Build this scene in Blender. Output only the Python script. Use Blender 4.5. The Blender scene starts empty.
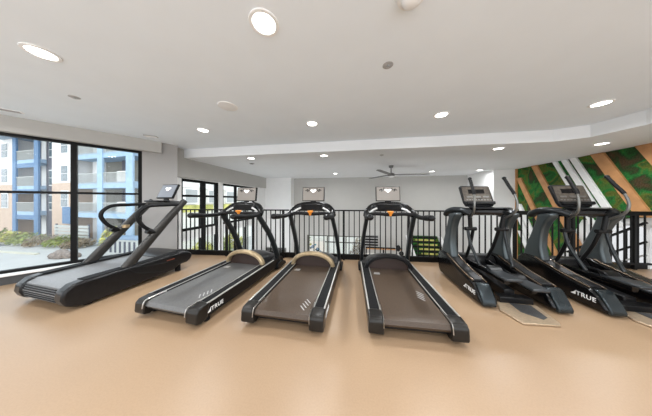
import bpy, bmesh, math, random
from mathutils import Vector, Matrix
random.seed(7)
R = math.radians
SC = bpy.context.scene
COL = SC.collection

# ------------------------------------------------------------------ materials
def mat(name, col, rough=.5, metal=0, scale=20, amount=.08, bump=0, coat=0, spec=.5, col2=None):
    m = bpy.data.materials.new(name); m.use_nodes = True
    nt = m.node_tree; b = nt.nodes['Principled BSDF']
    tc = nt.nodes.new('ShaderNodeTexCoord')
    n = nt.nodes.new('ShaderNodeTexNoise'); n.inputs['Scale'].default_value = scale; n.inputs['Detail'].default_value = 3
    nt.links.new(tc.outputs['Object'], n.inputs['Vector'])
    r = nt.nodes.new('ShaderNodeValToRGB')
    lo = [c*(1-amount) for c in col]; hi = [min(1, c*(1+amount)) for c in (col2 or col)]
    r.color_ramp.elements[0].position = .3; r.color_ramp.elements[1].position = .7
    r.color_ramp.elements[0].color = (*lo, 1); r.color_ramp.elements[1].color = (*hi, 1)
    nt.links.new(n.outputs['Fac'], r.inputs['Fac'])
    nt.links.new(r.outputs['Color'], b.inputs['Base Color'])
    b.inputs['Roughness'].default_value = rough; b.inputs['Metallic'].default_value = metal
    b.inputs['Coat Weight'].default_value = coat; b.inputs['Coat Roughness'].default_value = .1
    b.inputs['Specular IOR Level'].default_value = spec
    if bump:
        bp = nt.nodes.new('ShaderNodeBump'); bp.inputs['Strength'].default_value = bump; bp.inputs['Distance'].default_value = .01
        nt.links.new(n.outputs['Fac'], bp.inputs['Height']); nt.links.new(bp.outputs['Normal'], b.inputs['Normal'])
    return m
def emis(name, col, strength):
    m = bpy.data.materials.new(name); m.use_nodes = True
    nt = m.node_tree; b = nt.nodes['Principled BSDF']
    b.inputs['Base Color'].default_value = (*col, 1)
    b.inputs['Emission Color'].default_value = (*col, 1); b.inputs['Emission Strength'].default_value = strength
    b.inputs['Roughness'].default_value = .25
    return m
def glassmat(name, refl=.03, tint=(.96, .98, .98)):
    m = bpy.data.materials.new(name); m.use_nodes = True
    nt = m.node_tree; nt.nodes.remove(nt.nodes['Principled BSDF']); o = nt.nodes['Material Output']
    t = nt.nodes.new('ShaderNodeBsdfTransparent'); t.inputs[0].default_value = (*tint, 1)
    g = nt.nodes.new('ShaderNodeBsdfGlossy'); g.inputs['Roughness'].default_value = .02
    mx = nt.nodes.new('ShaderNodeMixShader'); mx.inputs[0].default_value = refl
    nt.links.new(t.outputs[0], mx.inputs[1]); nt.links.new(g.outputs[0], mx.inputs[2]); nt.links.new(mx.outputs[0], o.inputs[0])
    return m
M = dict(
 ceiling=mat('ceiling_paint', (.82, .875, .92), .9, scale=3, amount=.012),
 ceiling_low=mat('lower_ceiling_paint', (.80, .82, .835), .9, scale=3, amount=.012),
 wall=mat('wall_paint', (.47, .46, .435), .9, scale=4, amount=.015),
 wallgrey=mat('grey_wall_paint', (.38, .37, .36), .9, scale=4, amount=.015),
 white=mat('white_paint', (.82, .82, .81), .7, scale=5, amount=.015),
 frame=mat('black_window_frame', (.006, .006, .006), .5, scale=8, spec=.15),
 dark=mat('dark_grey_base', (.05, .05, .052), .6, scale=8),
 plastic=mat('black_plastic', (.006, .006, .0065), .36, scale=30, amount=.2, bump=.02, spec=.25),
 gloss=mat('glossy_black', (.004, .004, .0045), .16, scale=20, spec=.35),
 satin=mat('satin_black_plastic', (.010, .010, .011), .28, scale=20, amount=.15, spec=.3),
 rubber=mat('black_rubber', (.008, .008, .0085), .6, scale=60, amount=.25, bump=.1, spec=.2),
 railtop=mat('foot_rail_grip', (.010, .010, .0105), .6, scale=90, amount=.3, bump=.15, spec=.12),
 belt=mat('running_belt', (.064, .043, .029), .38, scale=140, amount=.25, bump=.05, spec=.35),
 beltgrey=mat('grey_sheen_belt', (.17, .17, .172), .36, scale=60, amount=.15, bump=.04),  # left treadmill's belt, its pale sheen put into the base colour
 steel=mat('brushed_steel', (.62, .60, .57), .28, 1, scale=60, amount=.1),
 silver=mat('silver_paint', (.55, .55, .54), .35, .6, scale=30),
 gunmetal=mat('gunmetal_paint', (.085, .100, .105), .34, .7, scale=6, amount=.03),
 frametube=mat('dark_grey_tube', (.022, .025, .027), .28, .4, scale=20, spec=.4),
 pewter=mat('warm_pewter_tube', (.050, .047, .044), .36, .5, scale=20),
 beltdark=mat('grey_reflection_belt', (.105, .103, .10), .36, scale=60, amount=.15, bump=.04),  # second treadmill's belt, with a grey reflection put into its colour
 strip=mat('pale_edge_strip', (.46, .45, .42), .35, .35, scale=30),
 rim_reflection_and_cup=mat('tan_rim_reflection_and_cup', (.50, .38, .23), .34, .55, scale=14, amount=.15),  # tan floor reflection put into the hood rims' colour; also colours the cup holder
 track=mat('bronze_track', (.26, .20, .15), .22, .85, scale=14, amount=.2),
 armsteel=mat('arm_steel', (.20, .20, .19), .3, .8, scale=30),
 podcap=mat('dark_blue_grey_cap', (.030, .038, .042), .2, .6, scale=10),
 capmetal=mat('dark_cap_metal', (.022, .020, .018), .3, .5, scale=20),
 orange=mat('orange_stop_key', (.85, .30, .04), .4, scale=20),
 letter=mat('white_lettering', (.85, .85, .84), .5, scale=20, amount=.02),
 tread=mat('step_plate_tread', (.05, .05, .05), .6, scale=120, amount=.4, bump=.3),
 plate=mat('metal_step_plate', (.50, .38, .26), .35, .5, scale=40, amount=.15),
 pedal=mat('grey_pedal', (.022, .025, .028), .42, scale=60, amount=.2, bump=.1),
 wood=mat('oak_strip', (.44, .215, .085), .5, scale=5, amount=.1, col2=(.50, .25, .10)),
 railing=mat('black_railing', (.006, .006, .006), .45, scale=10, spec=.2),
 fan=mat('fan_grey', (.16, .16, .16), .45, .3, scale=10),
 lens=emis('lamp_lens', (1.0, .97, .92), 6),
 trimring=mat('lamp_trim', (.85, .85, .84), .5, scale=20, amount=.02),
 grille=mat('speaker_grille', (.42, .415, .41), .8, scale=200, amount=.15),
 glass=glassmat('window_glass'),
 bwhite=mat('render_white', (.86, .83, .80), .9, scale=1, amount=.03),
 bpeach=mat('brick_peach', (.60, .44, .335), .9, scale=2, amount=.06),
 bcream=mat('render_cream', (.80, .77, .70), .9, scale=1, amount=.04),
 bblue=mat('cobalt_blue_steel', (.080, .185, .34), .6, scale=2, amount=.08),
 bpale=mat('pale_blue_slab', (.35, .49, .64), .7, scale=2, amount=.08),
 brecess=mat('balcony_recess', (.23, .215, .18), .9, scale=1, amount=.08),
 bgrey=mat('slate_cladding', (.10, .10, .125), .8, scale=1, amount=.1),
 bglass=mat('house_window_glass', (.10, .14, .16), .12, scale=2, amount=.3),
 housepane=mat('pale_house_pane', (.36, .37, .36), .4, scale=3),
 mesh_rail=mat('balcony_rail_metal', (.50, .50, .47), .6, scale=3),
 pave=mat('pale_paving', (.50, .48, .45), .85, scale=.6, amount=.06),
 road=mat('asphalt', (.16, .165, .17), .9, scale=2, amount=.15),
 kerb=mat('kerb_cream', (.62, .58, .47), .9, scale=2, amount=.06),
 leaf=mat('leaf_green', (.11, .17, .035), .6, scale=2, amount=.4, col2=(.30, .34, .08)),
 leafy=mat('yellow_green_leaf', (.30, .34, .06), .6, scale=2, amount=.4, col2=(.55, .50, .14)),
 leafb=mat('dry_brown_leaf', (.26, .20, .13), .7, scale=2, amount=.4),
 stone=mat('brown_stone', (.26, .21, .18), .9, scale=5, amount=.3),
 bluegrey=mat('blue_grey_metal', (.22, .30, .40), .5, scale=3),
 tile=mat('teal_tile', (.10, .30, .36), .4, scale=5, amount=.4),
)
# floor: speckled tan sheet vinyl
def floor_mat():
    m = bpy.data.materials.new('tan_rubber_floor'); m.use_nodes = True
    nt = m.node_tree; b = nt.nodes['Principled BSDF']; N = nt.nodes.new; L = nt.links.new
    tc = N('ShaderNodeTexCoord'); n1 = N('ShaderNodeTexNoise'); n1.inputs['Scale'].default_value = .9; n1.inputs['Detail'].default_value = 4
    n2 = N('ShaderNodeTexNoise'); n2.inputs['Scale'].default_value = 90; n2.inputs['Detail'].default_value = 2
    L(tc.outputs['Object'], n1.inputs['Vector']); L(tc.outputs['Object'], n2.inputs['Vector'])
    r = N('ShaderNodeValToRGB'); r.color_ramp.elements[0].position = .3; r.color_ramp.elements[1].position = .72
    r.color_ramp.elements[0].color = (.325, .215, .130, 1); r.color_ramp.elements[1].color = (.365, .247, .152, 1)
    L(n1.outputs['Fac'], r.inputs['Fac'])
    mx = N('ShaderNodeMix'); mx.data_type = 'RGBA'; mx.blend_type = 'MULTIPLY'; mx.inputs[0].default_value = .22
    r2 = N('ShaderNodeValToRGB'); r2.color_ramp.elements[0].position = .35; r2.color_ramp.elements[1].position = .6
    r2.color_ramp.elements[0].color = (.75, .72, .68, 1); r2.color_ramp.elements[1].color = (1.05, 1.05, 1.05, 1)
    L(n2.outputs['Fac'], r2.inputs['Fac']); L(r.outputs['Color'], mx.inputs[6]); L(r2.outputs['Color'], mx.inputs[7])
    L(mx.outputs[2], b.inputs['Base Color']); b.inputs['Roughness'].default_value = .36; b.inputs['Specular IOR Level'].default_value = .5
    return m
M['floor'] = floor_mat()
def moss_mat():
    m = bpy.data.materials.new('preserved_moss'); m.use_nodes = True
    nt = m.node_tree; b = nt.nodes['Principled BSDF']; N = nt.nodes.new; L = nt.links.new
    tc = N('ShaderNodeTexCoord'); n1 = N('ShaderNodeTexNoise'); n1.inputs['Scale'].default_value = 2.6; n1.inputs['Detail'].default_value = 5
    n1.inputs['Distortion'].default_value = .6
    n2 = N('ShaderNodeTexNoise'); n2.inputs['Scale'].default_value = 40; n2.inputs['Detail'].default_value = 4
    L(tc.outputs['Object'], n1.inputs['Vector']); L(tc.outputs['Object'], n2.inputs['Vector'])
    r = N('ShaderNodeValToRGB'); e = r.color_ramp.elements
    e[0].position = .33; e[0].color = (.060, .032, .010, 1); e[1].position = .43; e[1].color = (.010, .045, .006, 1)
    for p, c in ((.52, (.010, .16, .022, 1)), (.59, (.11, .12, .012, 1)), (.67, (.010, .075, .010, 1))):
        k = e.new(p); k.color = c
    L(n1.outputs['Fac'], r.inputs['Fac'])
    mx = N('ShaderNodeMix'); mx.data_type = 'RGBA'; mx.blend_type = 'MULTIPLY'; mx.inputs[0].default_value = .6
    r2 = N('ShaderNodeValToRGB'); r2.color_ramp.elements[0].position = .3; r2.color_ramp.elements[1].position = .7
    r2.color_ramp.elements[0].color = (.35, .35, .35, 1); r2.color_ramp.elements[1].color = (1.3, 1.3, 1.3, 1)
    L(n2.outputs['Fac'], r2.inputs['Fac']); L(r.outputs['Color'], mx.inputs[6]); L(r2.outputs['Color'], mx.inputs[7])
    L(mx.outputs[2], b.inputs['Base Color']); b.inputs['Roughness'].default_value = .95
    bp = N('ShaderNodeBump'); bp.inputs['Strength'].default_value = .8; bp.inputs['Distance'].default_value = .03
    L(n2.outputs['Fac'], bp.inputs['Height']); L(bp.outputs['Normal'], b.inputs['Normal'])
    return m
M['moss'] = moss_mat()

# ------------------------------------------------------------------ mesh builder
class MB:
    def __init__(s, mx=None): s.v = []; s.f = []; s.mx = mx
    def add(s, vs, fs):
        o = len(s.v)
        for p in vs:
            p = Vector(p)
            s.v.append(s.mx @ p if s.mx else p)
        s.f += [tuple(i+o for i in f) for f in fs]; return s
    def box(s, c, d, rot=None):
        h = [x/2 for x in d]; vs = []
        for x in (-1, 1):
            for y in (-1, 1):
                for z in (-1, 1):
                    p = Vector((x*h[0], y*h[1], z*h[2]))
                    if rot: p = rot @ p
                    vs.append(p+Vector(c))
        return s.add(vs, [(0, 1, 3, 2), (4, 6, 7, 5), (0, 4, 5, 1), (2, 3, 7, 6), (0, 2, 6, 4), (1, 5, 7, 3)])
    def b2(s, a, b):
        return s.box([(a[i]+b[i])/2 for i in range(3)], [abs(b[i]-a[i]) for i in range(3)])
    def prism(s, poly, axis, a, b):
        def P(u, w, t):
            return {'x': (t, u, w), 'y': (u, t, w), 'z': (u, w, t)}[axis]
        n = len(poly)
        vs = [P(*p, a) for p in poly]+[P(*p, b) for p in poly]
        fs = [tuple(range(n)), tuple(reversed(range(n, 2*n)))]+[(i, i+n, (i+1) % n+n, (i+1) % n) for i in range(n)]
        return s.add(vs, fs)
    def tube(s, path, r, n=10, up=(1, 0, 0), sq=None):
        """swept ellipse; r = number, (side, normal) pair, or list of those per point"""
        P = [Vector(p) for p in path]; k = len(P); vs = []; fs = []
        for i, p in enumerate(P):
            t = (P[min(i+1, k-1)]-P[max(i-1, 0)]).normalized()
            u = Vector(up); u = (u-t*u.dot(t))
            if u.length < 1e-4: u = t.orthogonal()
            u.normalize(); w = t.cross(u)
            rr = r[i] if isinstance(r, list) else r
            ra, rb = rr if isinstance(rr, (tuple, list)) else (rr, rr)
            for j in range(n):
                a = 2*math.pi*(j+.5)/n; ca, sa = math.cos(a), math.sin(a)
                if sq:
                    e = 2/sq; ca = math.copysign(abs(ca)**e, ca); sa = math.copysign(abs(sa)**e, sa)
                vs.append(p+u*(ra*ca)+w*(rb*sa))
        for i in range(k-1):
            for j in range(n):
                fs.append((i*n+j, i*n+(j+1) % n, (i+1)*n+(j+1) % n, (i+1)*n+j))
        fs += [tuple(reversed(range(n))), tuple(range((k-1)*n, k*n))]
        return s.add(vs, fs)
    def lathe(s, prof, c=(0, 0, 0), n=24):
        vs = []; fs = []; k = len(prof)
        for r, z in prof:
            for j in range(n):
                a = 2*math.pi*j/n; vs.append((c[0]+r*math.cos(a), c[1]+r*math.sin(a), c[2]+z))
        for i in range(k-1):
            for j in range(n):
                fs.append((i*n+j, i*n+(j+1) % n, (i+1)*n+(j+1) % n, (i+1)*n+j))
        fs += [tuple(reversed(range(n))), tuple(range((k-1)*n, k*n))]
        return s.add(vs, fs)
    def ball(s, c, r, n=14, m=8):
        r = r if isinstance(r, (tuple, list)) else (r, r, r)
        vs = []; fs = []
        for i in range(1, m):
            t = math.pi*i/m
            for j in range(n):
                a = 2*math.pi*j/n
                vs.append((c[0]+r[0]*math.sin(t)*math.cos(a), c[1]+r[1]*math.sin(t)*math.sin(a), c[2]+r[2]*math.cos(t)))
        for i in range(m-2):
            for j in range(n):
                fs.append((i*n+j, (i+1)*n+j, (i+1)*n+(j+1) % n, i*n+(j+1) % n))
        fs += [tuple(range(n)), tuple(reversed(range((m-2)*n, (m-1)*n)))]
        return s.add(vs, fs)
    def build(s, name, m, parent=None, bevel=0, smooth=True, seg=2):
        me = bpy.data.meshes.new(name); me.from_pydata([tuple(v) for v in s.v], [], s.f); me.update()
        bm = bmesh.new(); bm.from_mesh(me); bmesh.ops.recalc_face_normals(bm, faces=bm.faces); bm.to_mesh(me); bm.free()
        me.materials.append(m)
        if smooth:
            for p in me.polygons: p.use_smooth = True
            me.set_sharp_from_angle(angle=R(38))
        o = bpy.data.objects.new(name, me); COL.objects.link(o)
        if parent: o.parent = parent
        if bevel:
            b = o.modifiers.new('bevel', 'BEVEL'); b.width = bevel; b.segments = seg; b.limit_method = 'ANGLE'; b.angle_limit = R(35)
        return o
def curve_pts(pts, n=6):
    """Catmull-Rom through points"""
    P = [Vector(p) for p in pts]; out = []
    for i in range(len(P)-1):
        a = P[max(i-1, 0)]; b = P[i]; c = P[i+1]; d = P[min(i+2, len(P)-1)]
        for k in range(n):
            t = k/n
            out.append(.5*((2*b)+(c-a)*t+(2*a-5*b+4*c-d)*t*t+(3*b-a-3*c+d)*t**3))
    out.append(P[-1]); return out
def tag(o, label=None, cat=None, group=None, kind=None):
    if label: o['label'] = label
    if cat: o['category'] = cat
    if group: o['group'] = group
    if kind: o['kind'] = kind
    return o
def thing(name, label, cat, loc=(0, 0, 0), rz=0, group=None):
    o = bpy.data.objects.new(name, None); COL.objects.link(o); o.empty_display_size = .1
    o.location = loc; o.rotation_euler = (0, 0, rz)
    return tag(o, label, cat, group)
def struct(o, label, cat): return tag(o, label, cat, kind='structure')
def copy_tree(o, parent=None):
    c = o.copy(); COL.objects.link(c)
    if parent: c.parent = parent
    for ch in list(o.children): copy_tree(ch, c)
    return c
def lettering(name, text, size, origin, right, upv, parent, m, extrude=.002):
    cu = bpy.data.curves.new(name+'_c', 'FONT'); cu.body = text; cu.size = size; cu.extrude = extrude; cu.space_character = 1.12; cu.offset = size*.006
    t = bpy.data.objects.new(name+'_t', cu); COL.objects.link(t)
    dg = bpy.context.evaluated_depsgraph_get()
    me = bpy.data.meshes.new_from_object(t.evaluated_get(dg)); me.name = name
    bpy.data.objects.remove(t)
    r = Vector(right).normalized(); u = Vector(upv).normalized(); n = r.cross(u)
    mx = Matrix(((r.x, u.x, n.x, origin[0]), (r.y, u.y, n.y, origin[1]), (r.z, u.z, n.z, origin[2]), (0, 0, 0, 1)))
    me.transform(mx)
    # emblem in front of the word: two small triangular blades
    bm = bmesh.new(); bm.from_mesh(me); h = size*.70
    for tri in (((-1.15, 0), (-.35, .0), (-.35, .62)), ((-.30, .0), (-.12, 0), (-.12, 1.0), (-.30, .72))):
        vs = [bm.verts.new(mx @ Vector((x*h, y*h, dz))) for dz in (-extrude, extrude) for x, y in tri]; k = len(tri)
        bm.faces.new(vs[:k]); bm.faces.new(vs[k:])
        for i in range(k): bm.faces.new((vs[i], vs[(i+1) % k], vs[k+(i+1) % k], vs[k+i]))
    bmesh.ops.recalc_face_normals(bm, faces=bm.faces); bm.to_mesh(me); bm.free()
    me.materials.clear(); me.materials.append(m)
    o = bpy.data.objects.new(name, me); COL.objects.link(o); o.parent = parent
    return o

# ------------------------------------------------------------------ camera / render look
CAMH = 1.28
cam_d = bpy.data.cameras.new('camera'); cam = bpy.data.objects.new('camera', cam_d); COL.objects.link(cam)
cam.location = (0, 0, CAMH); cam.rotation_euler = (R(90), 0, math.atan(29/178))
cam_d.sensor_width = 36; cam_d.sensor_fit = 'HORIZONTAL'; cam_d.lens = 178/652*36; cam_d.shift_y = -8/652
cam_d.clip_start = .05; cam_d.clip_end = 300
SC.camera = cam
SC.view_settings.view_transform = 'Standard'; SC.view_settings.look = 'None'; SC.view_settings.gamma = 1
SC.view_settings.exposure = 0.52
w = bpy.data.worlds.new('sky'); SC.world = w; w.use_nodes = True
wn = w.node_tree; bg = wn.nodes['Background']
tc = wn.nodes.new('ShaderNodeTexCoord'); sx = wn.nodes.new('ShaderNodeSeparateXYZ'); rp = wn.nodes.new('ShaderNodeValToRGB')
wn.links.new(tc.outputs['Generated'], sx.inputs[0]); wn.links.new(sx.outputs['Z'], rp.inputs['Fac'])
rp.color_ramp.elements[0].color = (.95, .97, 1.0, 1); rp.color_ramp.elements[1].color = (.76, .88, 1.0, 1); rp.color_ramp.elements[1].position = .8
wn.links.new(rp.outputs['Color'], bg.inputs['Color']); bg.inputs['Strength'].default_value = 1.75

# ------------------------------------------------------------------ room shell
ZC, ZL = 2.55, 2.34
WA = Vector((-5.27, 1.853, 0)); WE = Vector((.57229, .82005, 0)); WN = Vector((.82005, -.57229, 0))
WM = Matrix(((WE.x, -WN.x, 0, WA.x), (WE.y, -WN.y, 0, WA.y), (0, 0, 1, 0), (0, 0, 0, 1)))   # local (along wall, outward, up)
def railY(x): return 3.615+.0627*(x+3.425)

fl = MB().prism([(-8.2, -1.5), (5.5, -1.5), (5.5, railY(5.5)+.06), (-4.3, railY(-4.3)+.06), (-4.1, 3.53), (-7.6, -1.49)], 'z', -.35, 0).build('floor', M['floor'], smooth=False)
struct(fl, 'tan speckled rubber gym floor under the machines', 'floor')
lf = MB().b2((-4.3, 3.6, -2.9), (5.5, 8.6, -2.75)).build('floor', mat('lower_floor', (.30, .24, .18), .5, scale=6), smooth=False)
struct(lf, 'brown floor of the lower storey below the railing', 'floor')
ce = MB().prism([(-8.2, -3), (4.05, -3), (4.05, 3.2), (3.92, 3.68), (3.55, 3.85), (-4.6, 3.85), (-8.2, -1.0)], 'z', ZC, ZC+.2).build('ceiling', M['ceiling'], smooth=False)
struct(ce, 'white upper ceiling with recessed lights above the machines', 'ceiling')
c2 = MB().prism([(4.05, -3), (5.7, -3), (5.7, 8.7), (-4.5, 8.7), (-4.6, 3.85), (3.55, 3.85), (3.92, 3.68), (4.05, 3.2)], 'z', ZL, ZC+.19).build('ceiling', M['ceiling_low'], smooth=False)
struct(c2, 'lower white ceiling past the step, beyond the railing', 'ceiling')

# left angled window wall
wl = MB(WM); SILL = .155
wl.b2((-4.2, 0, -.35), (2.06, .16, SILL-.03)); wl.b2((1.486, 0, SILL-.03), (2.06, .16, ZC)); wl.b2((-4.2, 0, 2.31), (1.486, .16, ZC))
struct(wl.build('wall_left', M['wallgrey'], smooth=False), 'grey angled wall around the big left window', 'wall')
bk = MB(WM).b2((-4.2, -.07, 2.31), (1.79, -.002, ZC+.01)).build('trim_1', M['wall'], bevel=.01)
struct(bk, 'grey boxed soffit running above the big left window', 'soffit')
bs = MB(WM).b2((-4.2, -.05, 0), (1.49, -.002, SILL-.032)).build('baseboard_left', M['dark'], smooth=False)
struct(bs, 'dark base strip under the big left window', 'baseboard')
si = MB(WM).b2((-4.2, -.07, SILL-.03), (1.49, .10, SILL)).build('trim_2', M['white'], bevel=.004)
struct(si, 'white sill ledge below the big left window', 'sill')
wroot = thing('window_1', 'big black framed window with four panes on the left', 'window'); wroot['kind'] = 'structure'
fr = MB(WM)
for a, b in ((-1.8, -1.73), (-1.0, -.93), (-.21, -.14), (.61, .68), (1.43, 1.486)): fr.b2((a, .02, SILL), (b, .10, 2.31))
for a, b in ((SILL, .20), (1.385, 1.425), (2.265, 2.31)): fr.b2((-2.6, .025, a), (1.486, .095, b))
fr.build('window_frame', M['frame'], wroot, smooth=False)
for a, b in ((-2.6, -1.8), (-1.73, -1.0), (-.93, -.21), (-.14, .61), (.68, 1.43)):
    for z0, z1 in ((.20, 1.385), (1.425, 2.265)):
        MB(WM).b2((a, .055, z0), (b, .061, z1)).build('window_pane', M['glass'], wroot, smooth=False)

# left wall beyond the railing (parallel to the machines), with its own windows
XB = -4.3
wins = ((3.83, 5.077), (5.252, 7.16))
wb = MB()
wb.b2((XB-.2, 3.55, -2.9), (XB, wins[0][0], ZC)); wb.b2((XB-.2, wins[0][1], -2.9), (XB, wins[1][0], 1.85)); wb.b2((XB-.2, wins[1][1], -2.9), (XB, 8.7, 1.85))
for a, b in wins:
    wb.b2((XB-.2, a, 1.83), (XB, b, 1.85)); wb.b2((XB-.2, a, -2.9), (XB, b, -2.5))
struct(wb.build('wall_left_far', M['white'], smooth=False), 'white wall with black windows beyond the railing', 'wall')
sof = MB().b2((XB-.2, 3.55, 1.85), (XB+.05, 8.7, ZC)).build('trim_3', M['wall'], smooth=False)
struct(sof, 'grey soffit above the far left windows', 'soffit')
def far_window(nm, a, b, muls, label):
    root = thing(nm, label, 'window'); root['kind'] = 'structure'
    f = MB(); x0, x1 = XB-.08, XB-.03
    for m0, m1 in [(a, a+.06)]+muls+[(b-.12, b)]: f.b2((x0, m0, -2.5), (x1, m1, 1.83))
    for z0, z1 in ((1.76, 1.83), (1.36, 1.42), (.47, .54), (-2.5, -2.42), (-.9, -.84)): f.b2((x0+.005, a, z0), (x1-.005, b, z1))
    f.build('window_frame', M['frame'], root, smooth=False)
    MB().b2((XB-.075, a, .21), (XB-.035, b, .47)).build('spandrel_panel', M['white'], root, smooth=False)
    for z0, z1 in ((-2.42, .21), (.54, 1.36), (1.42, 1.76)):
        MB().b2((XB-.058, a, z0), (XB-.052, b, z1)).build('window_pane', M['glass'], root, smooth=False)
far_window('window_2', *wins[0], [(4.44, 4.60)], 'tall black framed window nearest the left end of the railing')
far_window('window_3', *wins[1], [(5.88, 5.99), (6.5, 6.6)], 'black framed window behind the second treadmill from left')

# back wall of the double-height space (with a low window opening), column and right pillar
bw = MB(); YB = 8.5; ox0, ox1, oz0, oz1 = -2.33, .33, -1.75, -.43
bw.b2((-4.5, YB, -2.9), (ox0, YB+.2, ZC)); bw.b2((ox1, YB, -2.9), (5.7, YB+.2, ZC)); bw.b2((ox0, YB, oz1), (ox1, YB+.2, ZC)); bw.b2((ox0, YB, -2.9), (ox1, YB+.2, oz0))
struct(bw.build('wall_back', M['wall'], smooth=False), 'pale grey far back wall beyond the railing', 'wall')
cl = MB().b2((XB+.001, 8.05, -2.75), (-3.0, YB-.001, ZL)).build('wall_column', M['white'], smooth=False)
struct(cl, 'white boxed column in the far left corner', 'column')
cr = MB().b2((4.76, 7.05, -2.75), (5.49, YB-.001, ZL)).build('wall_pillar', M['white'], smooth=False)
struct(cr, 'white pillar beside the green moss wall', 'pillar')
wr = thing('window_4', 'low window in the far back wall behind the railing', 'window'); wr['kind'] = 'structure'
f = MB()
for x in (ox0, -1.35, -.45, ox1-.05): f.b2((x, YB+.03, oz0), (x+.05, YB+.11, oz1))
for z in (oz0, -.78, oz1-.05): f.b2((ox0, YB+.035, z), (ox1, YB+.105, z+.04))
f.build('window_frame', mat('bronze_frame', (.09, .08, .06), .5), wr, smooth=False)
MB().b2((ox0, YB+.065, oz0), (ox1, YB+.071, oz1)).build('window_pane', M['glass'], wr, smooth=False)

# right wall and its moss feature
rw = MB(); ry0, ry1, rz0, rz1 = 2.6, 5.3, -1.7, .80
rw.b2((5.5, -1.5, -2.9), (5.7, ry0, ZL+.1)); rw.b2((5.5, ry1, -2.9), (5.7, 8.7, ZL+.1)); rw.b2((5.5, ry0, rz1), (5.7, ry1, ZL+.1)); rw.b2((5.5, ry0, -2.9), (5.7, ry1, rz0))
rw = rw.build('wall_right', M['white'], smooth=False)
w5 = thing('added_daylight_opening', 'glazed opening added for daylight low in the right wall behind the sloping stair railing', 'window'); w5['kind'] = 'structure'  # opening added to let daylight in; its tinted pane dims it
f = MB()
for y in (ry0, 3.45, 4.35, ry1-.05): f.b2((5.56, y, rz0), (5.62, y+.05, rz1))
for z in (rz0, rz1-.05): f.b2((5.565, ry0, z), (5.615, ry1, z+.05))
f.build('window_frame', M['white'], w5, smooth=False); MB().b2((5.588, ry0, rz0), (5.594, ry1, rz1)).build('window_pane', glassmat('daylight_dimming_glass', .04, (.60, .60, .60)), w5, smooth=False)
struct(rw, 'white right wall carrying the moss panel', 'wall')
mw = thing('moss_feature_panel', 'green moss wall panel with diagonal wood and white strips on the right', 'wall panel', (5.5, 5.6, .5))
def ML(o): o.location = Vector((-5.5, -5.6, -.5)); return o
ML(MB().prism([(7.02, -1.9), (7.02, ZL-.005), (2.2, ZL-.005), (2.2, 1.3), (4.3, .95), (5.0, .82), (5.32, .80), (5.6, .2), (5.9, -.6), (6.1, -1.9)], 'x', 5.45, 5.498).build('moss', M['moss'], mw, smooth=False))
ML(MB().b2((5.40, 7.0, -1.9), (5.498, 7.045, ZL-.005)).build('edge_trim', M['wood'], mw, smooth=False))
SL = .80   # run along the wall per metre of drop (strips lean forward as they drop)
def strip(y_top, z_top, wdt, z_bot, m, x=5.43):
    yb = y_top-(z_top-z_bot)*SL*.62
    return ML(MB().prism([(y_top, z_top), (y_top-wdt, z_top), (yb-wdt, z_bot), (yb, z_bot)], 'x', x-.02, 5.452).build('wood_strip' if m == 'wood' else 'white_strip', M[m], mw, smooth=False))
ZT = ZL-.006
strip(7.02, 2.02, .16, -1.9, 'wood'); strip(6.50, ZT, .17, -.3, 'wood')
strip(5.90, ZT, .10, .5, 'white'); strip(5.69, ZT, .125, .6, 'white'); strip(5.50, ZT, .135, .7, 'white')
strip(5.09, ZT, .22, .95, 'wood'); strip(4.42, ZT, .22, 1.1, 'wood')
for k in range(3): strip(7.01-.02*k, 1.15-.45*k, .15, -1.9, 'white')

# ------------------------------------------------------------------ railing at the floor edge
ra = math.atan(.0627)
def railing(x0, x1, ct, label, nb_step=.108, post_step=1.33, first=0.55):
    y0 = railY(x0); Ln = (x1-x0)/math.cos(ra)
    root = thing('guard_railing', label, 'railing', (x0, y0, 0), ra)
    def part(nm, a, b): return MB().b2(a, b).build(nm, M['railing'], root, smooth=False)
    part('top_rail', (0, -.025, 1.07-ct), (Ln, .025, 1.07)); part('bottom_rail', (0, -.02, .09), (Ln, .02, .125))
    part('kick_plate', (0, .03, -.30), (Ln, .045, .10))
    posts = []
    p = first
    while p < Ln: posts.append(p); p += post_step
    for p in posts: part('post', (p-.022, -.022, 0), (p+.022, .022, 1.07-ct))
    k = .06
    while k < Ln-.03:
        if all(abs(k-p) > .045 for p in posts): part('baluster', (k-.009, -.009, .125), (k+.009, .009, 1.07-ct))
        k += nb_step
    return root
railing(-4.28, 2.36, .028, 'long black guard railing of slim balusters behind the treadmills', first=.06)
railing(2.38, 5.33, .075, 'black guard railing with thick handrail in front of the moss wall', first=.70, post_step=1.0)

# stair railing at the right end, beyond the guard railing
sr = thing('stair_railing', 'sloping black stair railing behind the guard rail at far right', 'railing', (5.37, 4.7, 0))
def slope(nm, y0, z0, y1, z1, r, m):
    return MB().tube([(0, y0-4.7, z0), (0, y1-4.7, z1)], (r, r), 4, sq=None).build(nm, M[m], sr, smooth=False)
slope('handrail', 5.5, -.05, 4.24, .86, .026, 'railing'); slope('lower_rail', 5.5, -.42, 4.24, .50, .022, 'railing'); slope('bottom_rail', 5.5, -.66, 4.24, .26, .018, 'grille'); slope('bottom_rail', 5.5, -.88, 4.24, .04, .018, 'grille')
for k in range(5):
    y = 5.45-.24*k; z = -.02+.176*k
    MB().b2((-.009, y-4.709, z-.85), (.009, y-4.691, z)).build('stair_post', M['railing'], sr, smooth=False)
st = thing('staircase', 'grey edged stair flight rising along the white right wall', 'stairs', (5.36, 5.2, -2.75))
for k in range(10):
    y1 = 6.6-.22*k; z = -1.95+.165*k
    MB().b2((-.35, y1-.26-5.2, z+2.70), (-.012, y1-5.2, z+2.745)).build('tread', M['grille'], st, smooth=False)

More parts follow.
